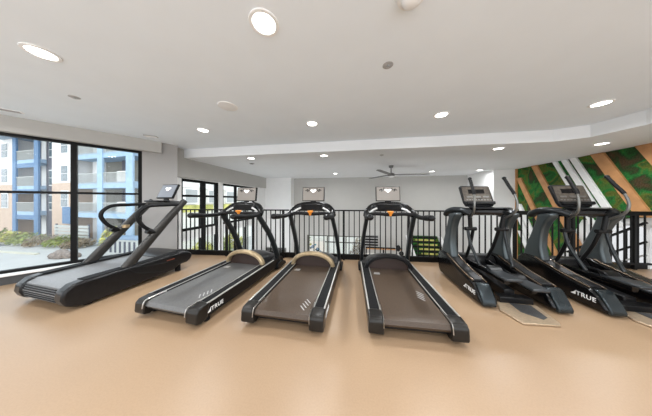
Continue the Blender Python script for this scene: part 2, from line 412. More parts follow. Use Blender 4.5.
# low-level things seen through the balusters
gp = thing('slatted_green_panel', 'leaning green slatted panel on the far back wall behind railing', 'wall panel', (3.1, 8.45, -.9))
def GL(o): o.location = (-3.1, -8.45, .9); return o
GL(MB().prism([(2.33, -.31), (3.53, -.31), (4.02, -1.7), (2.90, -1.7)], 'y', 8.44, 8.497).build('moss_backing', M['moss'], gp, smooth=False))
for k in range(7):
    z = -.34-.2*k; x = 2.35+.41*(-.31-z); GL(MB().b2((x, 8.36, z-.05), (x+1.16, 8.44, z)).build('slat', M['frame'], gp, smooth=False))
    if k: GL(MB().b2((x+.2, 8.40, z+.03), (x+1.0, 8.44, z+.09)).build('shelf_strip', M['leafy'], gp, smooth=False))
for x in (2.22, 3.58): GL(MB().prism([(x, -.31), (x+.12, -.31), (x+.64, -1.7), (x+.52, -1.7)], 'y', 8.40, 8.497).build('white_strip', M['white'], gp, smooth=False))
lv = thing('louvre_vent', 'dark louvred vent low on the far back wall', 'vent', (.72, 8.45, -.6))
MB().b2((-.32, 0, -.24), (.32, .049, .24)).build('vent_back', M['wallgrey'], lv, smooth=False)
for k in range(4): MB().b2((-.32, -.03, -.22+.125*k), (.32, 0, -.16+.125*k)).build('vent_slat', M['frame'], lv, smooth=False)
wg = thing('wall_grille', 'dark grille low on the white corner column', 'vent', (-3.72, 8.0, -1.1))
MB().b2((-.5, 0, -.11), (.5, .049, .11)).build('grille_frame', M['wallgrey'], wg, smooth=False)
for k in range(3): MB().b2((-.48, -.02, -.09+.065*k), (.48, 0, -.05+.065*k)).build('grille_slat', M['frame'], wg, smooth=False)
rk = thing('power_rack', 'dark metal exercise rack standing on the lower floor', 'exercise rack', (1.2, 7.9, -2.75))
for x in (-.72, .0, .5, .74): MB().tube([(x, 0, 0), (x, 0, 1.98+.06*(x > .4))], .03, 8).build('rack_upright', M['steel' if x > 0 else 'frame'], rk)
for z, m in ((1.93, 'wood'), (1.98, 'frame'), (1.72, 'steel')): MB().tube([(-.74, 0, z), (.76, 0, z)], .03, 8, up=(0, 0, 1)).build('crossbar', M[m], rk)
MB().ball((.6, -.02, 2.0), (.09, .09, .14)).build('weight_plate', M['plastic'], rk)
MB().ball((.72, -.02, 1.78), (.10, .05, .10)).build('weight_plate', M['plastic'], rk)
ta = thing('mosaic_panel', 'small teal mosaic panel behind the railing near third treadmill', 'wall art', (-1.72, 8.2, -.9))
MB().b2((-.45, 0, -1.85), (.33, .04, .25)).build('mosaic_board', M['bcream'], ta, smooth=False)
for k in range(14):
    x = -.38+random.random()*.6; z = -.35+random.random()*.5; s = .05+random.random()*.06
    MB().prism([(x-s, z), (x, z-s*.7), (x+s, z+.02), (x, z+s)], 'y', -.012-.0004*k, 0).build('mosaic_tile', M[('tile', 'bluegrey', 'frame', 'leafy')[k % 4]], ta, smooth=False)

# ------------------------------------------------------------------ ceiling fittings
dl0 = thing('recessed_downlight', 'x', 'ceiling light')
MB().lathe([(.078, -.004), (.082, -.010), (.102, -.008), (.104, 0), (.078, 0)], n=28).build('trim_ring', M['trimring'], dl0)
MB().lathe([(0.0, -.004), (.078, -.004), (.078, 0), (0.0, 0)], n=28).build('lamp_lens', M['lens'], dl0)
lamp_d = bpy.data.lights.new('downlight_lamp', 'AREA'); lamp_d.shape = 'DISK'; lamp_d.size = .15; lamp_d.energy = 7; lamp_d.color = (.95, .98, 1.0); lamp_d.spread = R(165)
lamp_far = lamp_d.copy(); lamp_far.energy = 2.2; lamp_dim = lamp_d.copy(); lamp_dim.energy = .5
LIGHTS = [
 (-.644, 1.19, ZC, 'large bright round downlight nearest the camera, above the treadmills'),
 (-2.667, 1.12, ZC, 'stretched round downlight at the far upper left of the ceiling'),
 (-2.72, 2.83, ZC, 'round downlight beside the ceiling speaker, left of centre'),
 (-.705, 2.88, ZC, 'round downlight above the third treadmill from the left'),
 (1.268, 2.89, ZC, 'round downlight above the gap between treadmill and elliptical'),
 (3.19, 2.89, ZC, 'round downlight at right next to the bright ceiling step'),
 (-.729, 4.18, ZL, 'round downlight just past the ceiling step, near the middle'),
 (-2.591, 4.14, ZL, 'round downlight just past the ceiling step, at left'),
 (2.905, 4.18, ZL, 'round downlight past the step, above the elliptical machine'),
 (4.574, 4.13, ZL, 'round downlight in the lower ceiling in front of the moss wall'),
 (-.77, 7.09, ZL, 'small far downlight left of the ceiling fan'),
 (2.807, 7.12, ZL, 'small far downlight right of the ceiling fan'),
 (4.36, 7.1, ZL, 'small far downlight by the white pillar'),
]
HID = [(1.27, 1.15), (3.19, 1.15), (-4.6, 1.1), (-.64, -.7), (-2.67, -.7), (1.27, -.7), (3.19, -.7), (-4.6, -.7), (-.64, -2.2), (-2.67, -2.2), (1.27, -2.2), (3.19, -2.2)]
for k, (x, y, z, lab) in enumerate(LIGHTS+[(a, b, ZC, None) for a, b in HID]):
    d = dl0 if k == 0 else copy_tree(dl0)
    d.location = (x, y, z); d['label'] = lab or 'recessed downlight in the ceiling outside the view of the photo'; d['group'] = 'recessed ceiling downlights' if lab else 'downlights outside the view'
    l = bpy.data.objects.new('lamp', (lamp_dim if x > 4 else lamp_far) if y > 6 else lamp_d); COL.objects.link(l); l.location = (0, 0, -.016); l.parent = d
sp = thing('ceiling_speaker', 'round grey ceiling speaker above the second treadmill', 'speaker', (-1.70, 2.165, ZC))
MB().lathe([(0, -.010), (.105, -.008), (.105, 0), (0, 0)], n=28).build('speaker_grille', M['grille'], sp); MB().lathe([(.105, -.011), (.12, -.008), (.122, 0), (.105, 0)], n=28).build('speaker_rim', M['white'], sp)
def sprinkler(x, y, z, label):
    s = thing('ceiling_sprinkler', label, 'sprinkler', (x, y, z+.003))
    MB().lathe([(0, -.008), (.045, -.007), (.052, 0), (0, 0)], n=18).build('escutcheon', M['grille'], s)
    MB().lathe([(0, -.022), (.016, -.022), (.012, -.012), (.008, -.006), (0, -.006)], n=12).build('sprinkler_head', M['silver'], s)
sprinkler(-3.42, 1.67, ZC, 'small sprinkler in the ceiling near the left window')
sprinkler(.306, 1.75, ZC, 'small round sprinkler in the middle of the ceiling')
sprinkler(.62, 4.35, ZL, 'tiny sprinkler in the lower ceiling near the fan')
dm = thing('camera_dome', 'glossy white dome at the top edge of the ceiling', 'dome camera', (.344, 1.16, ZC))
MB().lathe([(0, -.028), (.085, -.022), (.095, 0), (0, 0)], n=24).build('dome_base', M['trimring'], dm); MB().ball((0, 0, -.03), (.062, .062, .05)).build('dome_lens', M['trimring'], dm)
vt = thing('air_vent', 'small slotted vent at the left edge of the ceiling', 'vent', (-4.86, 1.72, ZC), .9)
MB().b2((-.16, -.05, -.008), (.16, .05, 0)).build('vent_frame', M['trimring'], vt, smooth=False)
for k in range(3): MB().b2((-.14, -.035+.028*k, -.012), (.14, -.022+.028*k, -.008)).build('vent_slat', M['wallgrey'], vt, smooth=False)
v2 = thing('exit_vent', 'small grey vent in the ceiling by the grey pier', 'vent', (-4.0, 2.93, ZC), .6)
MB().b2((-.10, -.05, -.012), (.10, .05, 0)).build('vent_frame', M['wallgrey'], v2, smooth=False)
for k in range(3): MB().b2((-.09, -.034+.028*k, -.016), (.09, -.022+.028*k, -.012)).build('vent_slat', M['trimring'], v2, smooth=False)
v3 = thing('round_vent', 'small dark vent in the lower ceiling at left', 'vent', (-2.95, 4.75, ZL))
MB().lathe([(0, -.012), (.05, -.012), (.07, -.006), (.07, 0), (0, 0)], n=18).build('vent_ring', M['wallgrey'], v3); MB().lathe([(0, -.016), (.045, -.016), (.045, -.012), (0, -.012)], n=18).build('vent_core', M['frame'], v3)
fa = thing('ceiling_fan', 'grey ceiling fan with three blades hanging beyond the railing', 'ceiling fan', (1.10, 5.75, ZL))
MB().lathe([(0, 0), (.075, 0), (.06, -.06), (.018, -.075), (0, -.075)], n=18).build('canopy', M['fan'], fa)
MB().tube([(0, 0, -.05), (0, 0, -.24)], .016, 10).build('downrod', M['fan'], fa)
MB().lathe([(0, -.22), (.05, -.225), (.10, -.25), (.11, -.30), (.09, -.325), (0, -.325)], n=20).build('motor_housing', M['fan'], fa)
MB().lathe([(0, -.325), (.085, -.325), (.075, -.36), (0, -.375)], n=20).build('light_kit', mat('fan_lamp_glass', (.85, .85, .85), .4), fa)
for k in range(3):
    a = R(2+120*k); rx = Matrix.Rotation(a, 4, 'Z')
    MB(rx).prism([(.09, -.045), (.30, -.075), (1.05, -.06), (1.12, 0), (1.05, .06), (.30, .07), (.09, .045)], 'z', -.285, -.272).build('fan_blade', M['fan'], fa)

# ------------------------------------------------------------------ treadmills (slim curved-arm kind)
def make_treadmill(label):
    t = thing('treadmill', label, 'treadmill', group='row of three curved-arm treadmills')
    # base pan and rollers
    MB().prism([(.06, .07), (.06, .12), (1.75, .15), (1.80, .07), (1.7, .035), (.3, .035)], 'x', -.335, .335).build('base_pan', M['plastic'], t, bevel=.01)
    bp = [(.03, .112), (.012, .14), (.03, .176), (.08, .188), (1.45, .188), (1.45, .15), (.08, .108)]
    bl = MB().prism(bp, 'x', -.286, .286).build('running_belt', M['belt'], t)
    mk = MB()
    for k in range(4): mk.prism([(.150+.010*k, .15+.042*k), (.205+.010*k, .085+.042*k), (.218+.010*k, .085+.042*k), (.163+.010*k, .15+.042*k)], 'z', .187, .1895)
    mk.build('belt_stripes', M['grille'], bl, smooth=False)
    MB().prism([(-.25, 1.02), (-.16, 1.02), (-.16, 1.09), (-.235, 1.09)], 'z', .187, .1893).build('belt_badge', M['silver'], bl, smooth=False)
    for s in (-1, 1):
        a, b = sorted((s*.290, s*.42))
        MB().prism([(.10, .06), (.10, .178), (.14, .198), (1.72, .215), (1.80, .16), (1.80, .06)], 'x', a, b).build('side_rail', M['plastic'], t, bevel=.008)
        a, b = sorted((s*.309, s*.400))
        MB().prism([(.13, .196), (.13, .202), (1.40, .216), (1.40, .20)], 'x', a, b).build('foot_grip', M['railtop'], t, bevel=.002)
        for xx in (.301, .410):
            hw = .0035 if xx < .35 else .0075
            a, b = sorted((s*(xx-hw), s*(xx+hw)))
            MB().prism([(.12, .194), (.12, .206), (1.45, .221), (1.45, .20)], 'x', a, b).build('edge_strip', M['strip'], t, smooth=False)
        # rear end cap, wedge shaped
        a, b = sorted((s*.283, s*.424))
        MB().prism([(-.0, .052), (-.008, .075), (.0, .165), (.03, .194), (.135, .207), (.15, .19), (.12, .055), (.05, .035)], 'x', a, b).build('end_cap', M['capmetal'], t, bevel=.012, seg=3)
        MB().tube(curve_pts([(s*.289, .22, .197), (s*.289, .06, .2), (s*.289, .005, .188), (s*.289, -.012, .12)], 5), (.004, .008), 6).build('cap_bracket', M['steel'], t)
        MB().lathe([(0, 0), (.035, 0), (.035, .03), (.02, .05), (0, .05)], (s*.36, .16, 0), 14).build('levelling_foot', M['rubber'], t)
        MB().lathe([(0, 0), (.03, 0), (.03, .05), (0, .05)], (s*.36, 1.62, 0), 14).build('levelling_foot', M['rubber'], t)
        # side stabiliser at the front
        a, b = sorted((s*.37, s*.45))
        MB().prism([(1.52, .03), (1.55, .13), (1.70, .14), (1.84, .09), (1.86, .03)], 'x', a, b).build('upright_foot', M['plastic'], t, bevel=.012)
        up = curve_pts([(s*.395, 1.66, .09), (s*.390, 1.57, .34), (s*.372, 1.40, .66), (s*.348, 1.19, .93), (s*.338, 1.10, 1.04)], 5)
        n = len(up); MB().tube(up, [(.030, .062-.022*i/(n-1)) for i in range(n)], 12, sq=3).build('upright', M['frametube'], t)
        # handle: from the console shoulder back towards the runner
        h = curve_pts([(s*.31, 1.24, 1.12), (s*.346, 1.12, 1.065), (s*.355, .95, 1.04), (s*.355, .75, 1.05), (s*.352, .57, 1.065)], 5)
        n = len(h); MB().tube(h, [(.036+.010*(i > n*.75), .030+.006*(i > n*.75)) for i in range(n)], 12, up=(1, 0, 0)).build('handlebar', M['rubber'], t)
        MB().ball((s*.352, .57, 1.065), (.046, .045, .038)).build('handle_cap', M['plastic'], t)
        # silver accent on the console wing
        MB().tube(curve_pts([(s*.30, 1.14, 1.082), (s*.245, 1.155, 1.125), (s*.18, 1.165, 1.152)], 4), (.010, .016), 8, up=(0, 1, 0)).build('wing_accent', M['silver'], t)
    # motor hood: half dome whose rear face is an arched rim around a recessed panel
    rim = []; inn = []; hv = []; hf = []; N = 20
    for i in range(N+1):
        a = math.pi*i/N; rim.append((.365*math.cos(a), math.sin(a)))
    rows = ((1.27, .95, .215), (1.36, .95, .215), (1.52, .93, .195), (1.68, .88, .15), (1.80, .80, .08), (1.86, .70, .01))
    for y, kx, h in rows:
        for x, zz in rim: hv.append((x*kx, y, .16+(h*zz**.8 if zz > 0 else 0)))
    for r in range(len(rows)-1):
        for i in range(N): hf.append((r*(N+1)+i, r*(N+1)+i+1, (r+1)*(N+1)+i+1, (r+1)*(N+1)+i))
    hf.append(tuple(range(N+1))); hf.append(tuple(reversed(range((len(rows)-1)*(N+1), len(rows)*(N+1)))))
    for r in range(len(rows)-1): hf.append((r*(N+1), (r+1)*(N+1), (r+1)*(N+1)+N, r*(N+1)+N))
    MB().add(hv, hf).build('motor_hood', M['satin'], t)
    arc = [(.335*math.cos(math.pi*i/24), 1.235-.03*math.sin(math.pi*i/24), .185+.225*max(0, math.sin(math.pi*i/24))**.85) for i in range(25)]
    MB().tube(arc, (.045, .034), 10, up=(0, 1, 0), sq=2.6).build('hood_rim', M['rim_reflection_and_cup'], t)
    ip = [(.30*math.cos(math.pi*i/20), .187+.20*math.sin(math.pi*i/20)) for i in range(21)]
    MB().prism(ip, 'y', 1.235, 1.268).build('hood_panel', mat('hood_panel_brown', (.032, .019, .015), .3, scale=10), t)
    # console
    arch = curve_pts([(-.345, 1.12, 1.045), (-.325, 1.19, 1.10), (-.25, 1.24, 1.17), (-.14, 1.26, 1.198), (0, 1.265, 1.203), (.14, 1.26, 1.198), (.25, 1.24, 1.17), (.325, 1.19, 1.10), (.345, 1.12, 1.045)], 4)
    MB().tube(arch, (.045, .050), 12, up=(0, 1, 0), sq=2.6).build('console_arch', M['gloss'], t)
    MB().prism([(1.17, 1.105), (1.15, 1.125), (1.215, 1.215), (1.27, 1.22), (1.29, 1.15), (1.24, 1.10)], 'x', -.21, .21).build('console_body', M['plastic'], t, bevel=.015)
    MB().prism([(1.144, 1.122), (1.205, 1.207), (1.213, 1.204), (1.153, 1.119)], 'x', -.165, .165).build('console_display', M['gloss'], t)
    MB().tube(curve_pts([(-.325, 1.10, 1.055), (-.2, 1.11, 1.072), (0, 1.10, 1.06), (.2, 1.11, 1.072), (.325, 1.10, 1.055)], 4), (.028, .024), 10, up=(0, 0, 1)).build('front_grip', M['rubber'], t)
    MB().lathe([(0, -.05), (.014, -.048), (.022, -.015), (.050, .014), (.042, .026), (0, .025)], (0, 1.075, 1.088), 16).build('stop_key', M['orange'], t)
    # screen
    MB().tube([(0, 1.265, 1.20), (0, 1.275, 1.30)], (.05, .02), 10).build('screen_neck', M['plastic'], t)
    ti = Matrix.Translation((0, 1.25, 1.262)) @ Matrix.Rotation(R(-7), 4, 'X')
    sb = MB(ti).b2((-.188, 0, 0), (.188, .035, .236)).build('screen', M['plastic'], t, bevel=.006)
    MB(ti).b2((-.176, -.003, .012), (.176, -.0005, .226)).build('screen_face', M['screen'], sb, smooth=False)
    g = MB(ti); g.prism([(-.055, .185), (-.022, .192), (0, .180), (.022, .192), (.055, .185), (.03, .158), (0, .138), (-.03, .158)], 'y', -.006, -.0035)
    g.build('screen_white_shape', M['screen_white'], sb, smooth=False)
    g = MB(ti)
    for s in (-1, 1):
        for x0, z0, a in ((.075, .18, .02), (.105, .186, .025), (.062, .205, .018), (.128, .176, .016), (.095, .163, .02)):
            x = s*x0; g.prism([(x-a*.8, z0), (x, z0-a*.5), (x+a*.8, z0+a*.2), (x+a*.1, z0+a*.6)], 'y', -.0055, -.0035)
    g.build('screen_marks', M['gloss'], sb, smooth=False)
    # side lettering, facing the right-hand side
    lettering('side_lettering', 'TRUE', .062, (.4215, .165, .10), (0, 1, 0), (0, 0, 1), t, M['letter'])
    return t
M['screen'] = emis('emissive_beige_face', (.48, .42, .36), .36); M['screen'].node_tree.nodes['Principled BSDF'].inputs['Base Color'].default_value = (.06, .055, .05, 1)  # beige emission over the whole screen face
M['screen_white'] = emis('emissive_white_shape', (1, 1, 1), .75)  # white emissive shape near the top of each screen
M['screen_dark'] = emis('emissive_slate_face', (.16, .17, .19), .5)
T3 = make_treadmill('curved-arm treadmill with brown belt and tan reflection painted on its hood arch, third from left')
T3.location = (-.712, 1.625, 0); T3.rotation_euler.z = R(-1.2)
T2 = copy_tree(T3); T2.location = (-1.945, 1.545, 0); T2.rotation_euler.z = R(-4.6)
T2['label'] = 'curved-arm treadmill with lettered side and grey reflection painted into its belt, beside the loop-handled treadmill'
T4 = copy_tree(T3); T4.location = (.548, 1.69, 0); T4.rotation_euler.z = R(1.4)
T4['label'] = 'curved-arm treadmill with black hood arch, nearest the ellipticals'
def override(root, nm, m):
    for o in root.children:
        if o.name.split('.')[0] == nm: o.material_slots[0].link = 'OBJECT'; o.material_slots[0].material = M[m]
for o in list(T4.children)+list(T2.children):
    for c in o.children:
        if c.name.startswith('belt_stripes'): c.location.y = .30 if o.parent == T4 else .12
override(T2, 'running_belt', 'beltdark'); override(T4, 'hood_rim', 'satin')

# ------------------------------------------------------------------ loop-handled treadmill at the left
t = thing('treadmill', 'bulky black treadmill with loop handles and slanted beams beside the window', 'treadmill', (-3.675, 1.575, 0), R(-4.7))
side = [(-.04, .08), (-.07, .16), (-.06, .24), (.01, .305), (.10, .32), (1.25, .335), (1.38, .31), (1.43, .24), (1.40, .17), (1.33, .13), (1.18, .12), (1.12, .075), (.9, .06), (.20, .025), (.05, .03)]
for s in (-1, 1):
    a, b = sorted((s*.335, s*.485))
    MB().prism(side, 'x', a, b).build('side_pod', M['satin'], t, bevel=.025, seg=3)
    a, b = sorted((s*.335, s*.47))
    MB().prism([(.10, .317), (.10, .327), (1.22, .342), (1.22, .33)], 'x', a, b).build('foot_grip', M['railtop'], t, bevel=.003)
    MB().tube(curve_pts([(s*.488, .50, .30), (s*.489, .62, .20), (s*.489, .95, .10)], 5), (.002, .006), 6).build('side_accent', M['frametube'], t)
    MB().tube(curve_pts([(s*.488, .56, .30), (s*.489, .80, .26), (s*.489, 1.15, .22)], 5), (.002, .005), 6).build('side_accent', M['frametube'], t)
    MB().lathe([(0, 0), (.04, 0), (.04, .06), (0, .06)], (s*.40, .16, 0), 14).build('levelling_foot', M['rubber'], t)
    MB().lathe([(0, 0), (.04, 0), (.04, .12), (0, .12)], (s*.40, 1.22, 0), 14).build('levelling_foot', M['rubber'], t)
    beam = [(s*.41, .50, .30), (s*.41, .68, .52), (s*.41, 1.08, .99), (s*.41, 1.335, 1.265)]
    MB().tube(beam, [(.042, .066), (.042, .063), (.042, .058), (.040, .052)], 12, sq=3).build('slanted_beam', M['pewter'], t)
    loop = curve_pts([(s*.41, 1.22, 1.20), (s*.41, 1.0, 1.195), (s*.41, .78, 1.185), (s*.41, .67, 1.12), (s*.41, .635, 1.02), (s*.41, .69, .90), (s*.41, .77, .82), (s*.41, .88, .75)], 5)
    MB().tube(loop, .027, 10).build('loop_handle', M['rubber'], t)
    MB().tube([(s*.41, .75, .80), (s*.41, .89, .735)], .042, 10).build('handle_collar', M['plastic'], t)
MB().prism([(-.04, .10), (-.052, .18), (-.02, .262), (.05, .298), (1.30, .312), (1.30, .10), (.2, .07)], 'x', -.333, .333).build('running_belt', M['beltgrey'], t)
rl = MB()
for k in range(6): rl.tube([(-.33, -.054+.003*abs(k-2), .12+.026*k), (.33, -.054+.003*abs(k-2), .12+.026*k)], .006, 6, up=(0, 0, 1))
rl.build('rear_roller', M['rubber'], t)
hd = [(.95, .31), (1.05, .345), (1.25, .36), (1.40, .32), (1.43, .22), (1.38, .14), (1.0, .12)]
MB().prism(hd, 'x', -.333, .333).build('motor_hood', M['satin'], t, bevel=.02)
MB().tube(curve_pts([(-.41, 1.27, 1.215), (-.2, 1.30, 1.23), (0, 1.31, 1.23), (.2, 1.30, 1.23), (.41, 1.27, 1.215)], 4), (.04, .032), 10, up=(0, 0, 1)).build('crossbar', M['pewter'], t)
MB().b2((-.17, 1.05, 1.245), (.17, 1.26, 1.275)).build('console_tray', M['plastic'], t, bevel=.012)
MB().tube([(0, 1.29, 1.23), (0, 1.32, 1.36)], (.06, .03), 10).build('screen_neck', M['plastic'], t)
ti = Matrix.Translation((0, 1.26, 1.315)) @ Matrix.Rotation(R(-24), 4, 'X')
sb = MB(ti).b2((-.205, 0, 0), (.205, .04, .30)).build('screen', M['plastic'], t, bevel=.012)
MB(ti).b2((-.185, -.003, .02), (.185, -.0005, .28)).build('screen_face', M['screen_dark'], sb, smooth=False)
MB(ti).prism([(-.075, .215), (-.03, .225), (0, .21), (.03, .225), (.075, .215), (.04, .18), (0, .15), (-.04, .18)], 'y', -.006, -.0035).build('screen_white_shape', M['screen_white'], sb, smooth=False)
MB().lathe([(0, 0), (.045, 0), (.05, .05), (0, .05)], (-.34, .90, .80), 14).build('cup_holder', M['rim_reflection_and_cup'], t)
tag(MB().b2((.4865, .98, .255), (.4885, 1.10, .268)).build('side_badge', mat('red_badge', (.22, .06, .035), .4), t, smooth=False), 'small red badge')

# ------------------------------------------------------------------ elliptical trainers
def make_elliptical(label):
    e = thing('elliptical_trainer', label, 'elliptical trainer', group='pair of black elliptical trainers')
    pod = [(-.01, .03), (-.01, .07), (.03, .13), (.10, .215), (.16, .24), (.45, .29), (.70, .36), (.84, .41), (1.0, .41), (1.08, .34), (1.10, .22), (1.06, .08), (1.0, .03), (.5, .02)]
    for s in (-1, 1):
        a, b = sorted((s*.27, s*.465))
        MB().prism(pod, 'x', a, b).build('side_pod', M['gloss'], e, bevel=.025, seg=3)
        for xx in (.295, .44):
            tr = [(s*xx, .15, .245), (s*xx, .45, .302), (s*xx, .70, .372), (s*xx, .80, .41)]
            MB().tube(tr, (.012, .010), 8).build('track_rail', M['track'], e)
        a, b = sorted((s*.315, s*.42))
        MB().prism([(.16, .238), (.16, .262), (.45, .312), (.72, .385), (.72, .36), (.45, .288)], 'x', a, b).build('track_cover', M['satin'], e, bevel=.006)
        a, b = sorted((s*.30, s*.445))
        MB().prism([(-.03, .02), (-.035, .06), (-.01, .11), (.07, .235), (.11, .25), (.13, .235), (.05, .10), (.04, .02)], 'x', a, b).build('end_cap', M['podcap'], e, bevel=.014, seg=3)
        # broad swept upright
        u = [(.70, .36), (1.02, .36), (1.01, .46), (.965, .60), (.905, .74), (.85, .88), (.815, .98), (.80, 1.07), (.58, 1.09), (.60, 1.03), (.66, .96), (.715, .84), (.74, .70), (.745, .56), (.72, .45)]
        a, b = sorted((s*.315, s*.43))
        MB().prism(u, 'x', a, b).build('upright', M['gunmetal'], e, bevel=.03, seg=3)
        # shoulder cover on top of the upright
        sh = curve_pts([(s*.395, .92, 1.03), (s*.39, .86, 1.085), (s*.36, .74, 1.125), (s*.30, .62, 1.12), (s*.24, .55, 1.08)], 5)
        n = len(sh); MB().tube(sh, [(.055+.01*math.sin(math.pi*i/(n-1)), .035+.012*math.sin(math.pi*i/(n-1))) for i in range(n)], 12, up=(1, 0, 0), sq=2.6).build('shoulder_cover', M['frametube'], e)
        # moving arm
        ar = curve_pts([(s*.225, .60, 1.60), (s*.235, .53, 1.48), (s*.25, .46, 1.36), (s*.262, .43, 1.23), (s*.255, .46, 1.11), (s*.225, .58, 1.02)], 5)
        MB().tube(ar, .014, 10).build('moving_arm', M['armsteel'], e)
        g = ar[:11]; n = len(g); MB().tube(g, .020, 10).build('arm_grip', M['rubber'], e)
        MB().ball(tuple(ar[0]), (.025, .025, .024)).build('grip_cap', M['plastic'], e)
        MB().tube([(s*.225, .60, 1.06), (s*.205, .62, .84)], .028, 10).build('swing_link', M['plastic'], e)
        MB().tube([(s*.205-.075, .62, .845), (s*.205+.075, .62, .845)], .028, 12, up=(0, 0, 1)).build('link_pivot', M['plastic'], e)
        MB().tube(curve_pts([(s*.24, .62, .83), (s*.235, .56, .62), (s*.20, .42, .36)], 4), .020, 10).build('drop_link', M['frametube'], e)
        MB().tube(curve_pts([(s*.17, .62, .83), (s*.16, .70, .60), (s*.15, .82, .36)], 4), .022, 10).build('drop_link', M['plastic'], e)
        # pedal beam and pedal
        MB().tube(curve_pts([(s*.14, .98, .30), (s*.14, .7, .30), (s*.14, .35, .28-.03*s), (s*.14, .05, .255-.045*s)], 4), (.030, .036), 10, sq=3).build('pedal_beam', M['gloss'], e)
        z = .34 if s < 0 else .235; y0 = -.06 if s < 0 else -.04
        MB().prism([(-.085+s*.14, y0), (.085+s*.14, y0), (.092+s*.14, y0+.12), (.070+s*.14, y0+.34), (-.070+s*.14, y0+.34), (-.092+s*.14, y0+.12)], 'z', z, z+.035).build('pedal', M['pedal'], e, bevel=.014)
        MB().prism([(y0+.25, z+.03), (y0+.34, z+.03), (y0+.36, z+.075), (y0+.30, z+.07)], 'x', s*.14-.075, s*.14+.075).build('pedal_lip', M['plastic'], e, bevel=.01)
    MB().prism([(.80, .06), (.80, .30), (.86, .38), (1.02, .38), (1.08, .2), (1.06, .06)], 'x', -.268, .268).build('drive_housing', M['plastic'], e, bevel=.02)
    MB().tube(curve_pts([(-.30, .62, 1.10), (-.15, .66, 1.105), (.15, .66, 1.105), (.30, .62, 1.10)], 4), (.065, .058), 12, up=(0, 1, 0), sq=3).build('bridge_bar', M['gloss'], e)
    MB().prism([(.55, 1.155), (.68, 1.165), (.68, 1.175), (.55, 1.165)], 'x', -.20, .26).build('bridge_tray', M['satin'], e)
    MB().tube([(-.03, .70, 1.12), (-.04, .72, 1.30)], (.07, .03), 10).build('console_neck', M['plastic'], e)
    ti = Matrix.Translation((-.06, .665, 1.205)) @ Matrix.Rotation(R(-20), 4, 'X')
    cb = MB(ti).prism([(-.195, .045), (-.17, -.02), (.19, -.02), (.215, .04), (.20, .30), (.185, .315), (-.20, .325), (-.215, .31)], 'y', 0, .05).build('console', M['satin'], e, bevel=.012)
    MB(ti).b2((-.19, -.004, .06), (.188, -.0005, .30)).build('console_face', M['consoleface'], cb, smooth=False)
    MB(ti).prism([(-.18, .0), (.20, .0), (.205, .048), (-.185, .048)], 'y', -.045, .0).build('console_shelf', M['plastic'], cb, bevel=.01)
    k = MB(ti)
    for i in range(9): k.b2((-.16+.04*i, -.007, .075), (-.135+.04*i, -.0038, .092))
    for i in range(3): k.b2((-.15+.115*i, -.007, .12), (-.07+.115*i, -.0038, .145))
    k.build('console_buttons', M['armsteel'], cb, smooth=False)
    MB(ti).b2((-.11, -.007, .185), (.11, -.0038, .255)).build('console_display', M['gloss'], cb, smooth=False)
    # low step plate behind
    hexa = [(-.20, .12), (-.29, -.06), (-.24, -.28), (.10, -.26), (.13, -.22), (.20, .10)]
    MB().prism(hexa, 'z', .004, .022).build('step_plate', M['plate'], e, bevel=.004)
    MB().prism([(-.08, .10), (-.10, -.08), (.02, -.19), (.09, -.15), (.13, .08)], 'z', .0222, .0265).build('step_tread', M['tread'], e, bevel=.002)
    MB().prism([(-.18, .10), (-.16, .22), (.16, .22), (.18, .10)], 'z', .02, .09).build('rear_crossmember', M['plastic'], e, bevel=.01)
    MB().prism([(.2, .03), (.2, .14), (.85, .20), (.85, .03)], 'x', -.06, .06).build('centre_spine', M['plastic'], e, bevel=.012)
    lettering('side_lettering', 'TRUE', .072, (-.4665, .26, .105), (0, -1, 0), (0, 0, 1), e, M['letter'])
    return e
M['consoleface'] = mat('console_face_bronze', (.095, .08, .066), .35, .4, scale=30, amount=.3)
E1 = make_elliptical('black elliptical trainer beside the last treadmill, in front of the white pillar'); E1.location = (1.935, 2.40, 0)
E2 = copy_tree(E1); E2.location = (3.185, 2.43, 0); E2['label'] = 'black elliptical trainer at right, in front of the moss wall'

# ------------------------------------------------------------------ outdoors
gd = MB().b2((-70, -30, -3.0), (XB-.25, 60, -2.9)).build('ground', M['pave'], smooth=False)
struct(gd, 'pale paved ground outside the left windows', 'ground')
gd2 = MB().b2((-4.4, 8.75, -3.0), (8, 30, -2.9)).build('ground', M['pave'], smooth=False)
struct(gd2, 'pale paved ground outside behind the far back wall', 'ground')
FM = Matrix.Translation((-39.59, 14.827, 0)) @ Matrix.Rotation(R(-3.779), 4, 'Z')   # facade frame: x along, y away, z up
ab = thing('apartment_building', 'white and peach apartment block with cobalt blue balconies outside the left window', 'building')
def FB(nm, m, *boxes, parent=ab):
    b = MB(FM)
    for a, c in boxes: b.b2(a, c)
    return b.build(nm, M[m], parent, smooth=False)
G = -2.9
FB('wall', 'bwhite', ((-7, 0, 3.1), (-.4, 6, 12)), ((6.95, 0, 3.1), (10.6, 6, 9.2)))
FB('wall', 'bpeach', ((-7, 0, G), (-.4, 6, 3.1)), ((6.95, 0, G), (10.6, 6, 3.1)))
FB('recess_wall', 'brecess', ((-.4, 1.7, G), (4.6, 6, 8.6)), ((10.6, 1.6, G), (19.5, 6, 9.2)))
FB('cladding', 'bgrey', ((4.6, .5, G), (6.95, 6, 8.9)))
FB('cladding', 'bwhite', ((19.5, .3, G), (21.3, 6, 9.4)))
FB('balcony_inner_panel', 'bwhite', ((1.6, 1.2, G), (2.5, 1.7, 8.5)), ((11.3, 1.0, G), (12.2, 1.6, 8.8)))
FB('balcony_inner_panel', 'bgrey', ((.5, 1.5, G), (1.4, 1.69, 8.5)), ((15.2, 1.3, G), (15.9, 1.59, 8.8)))
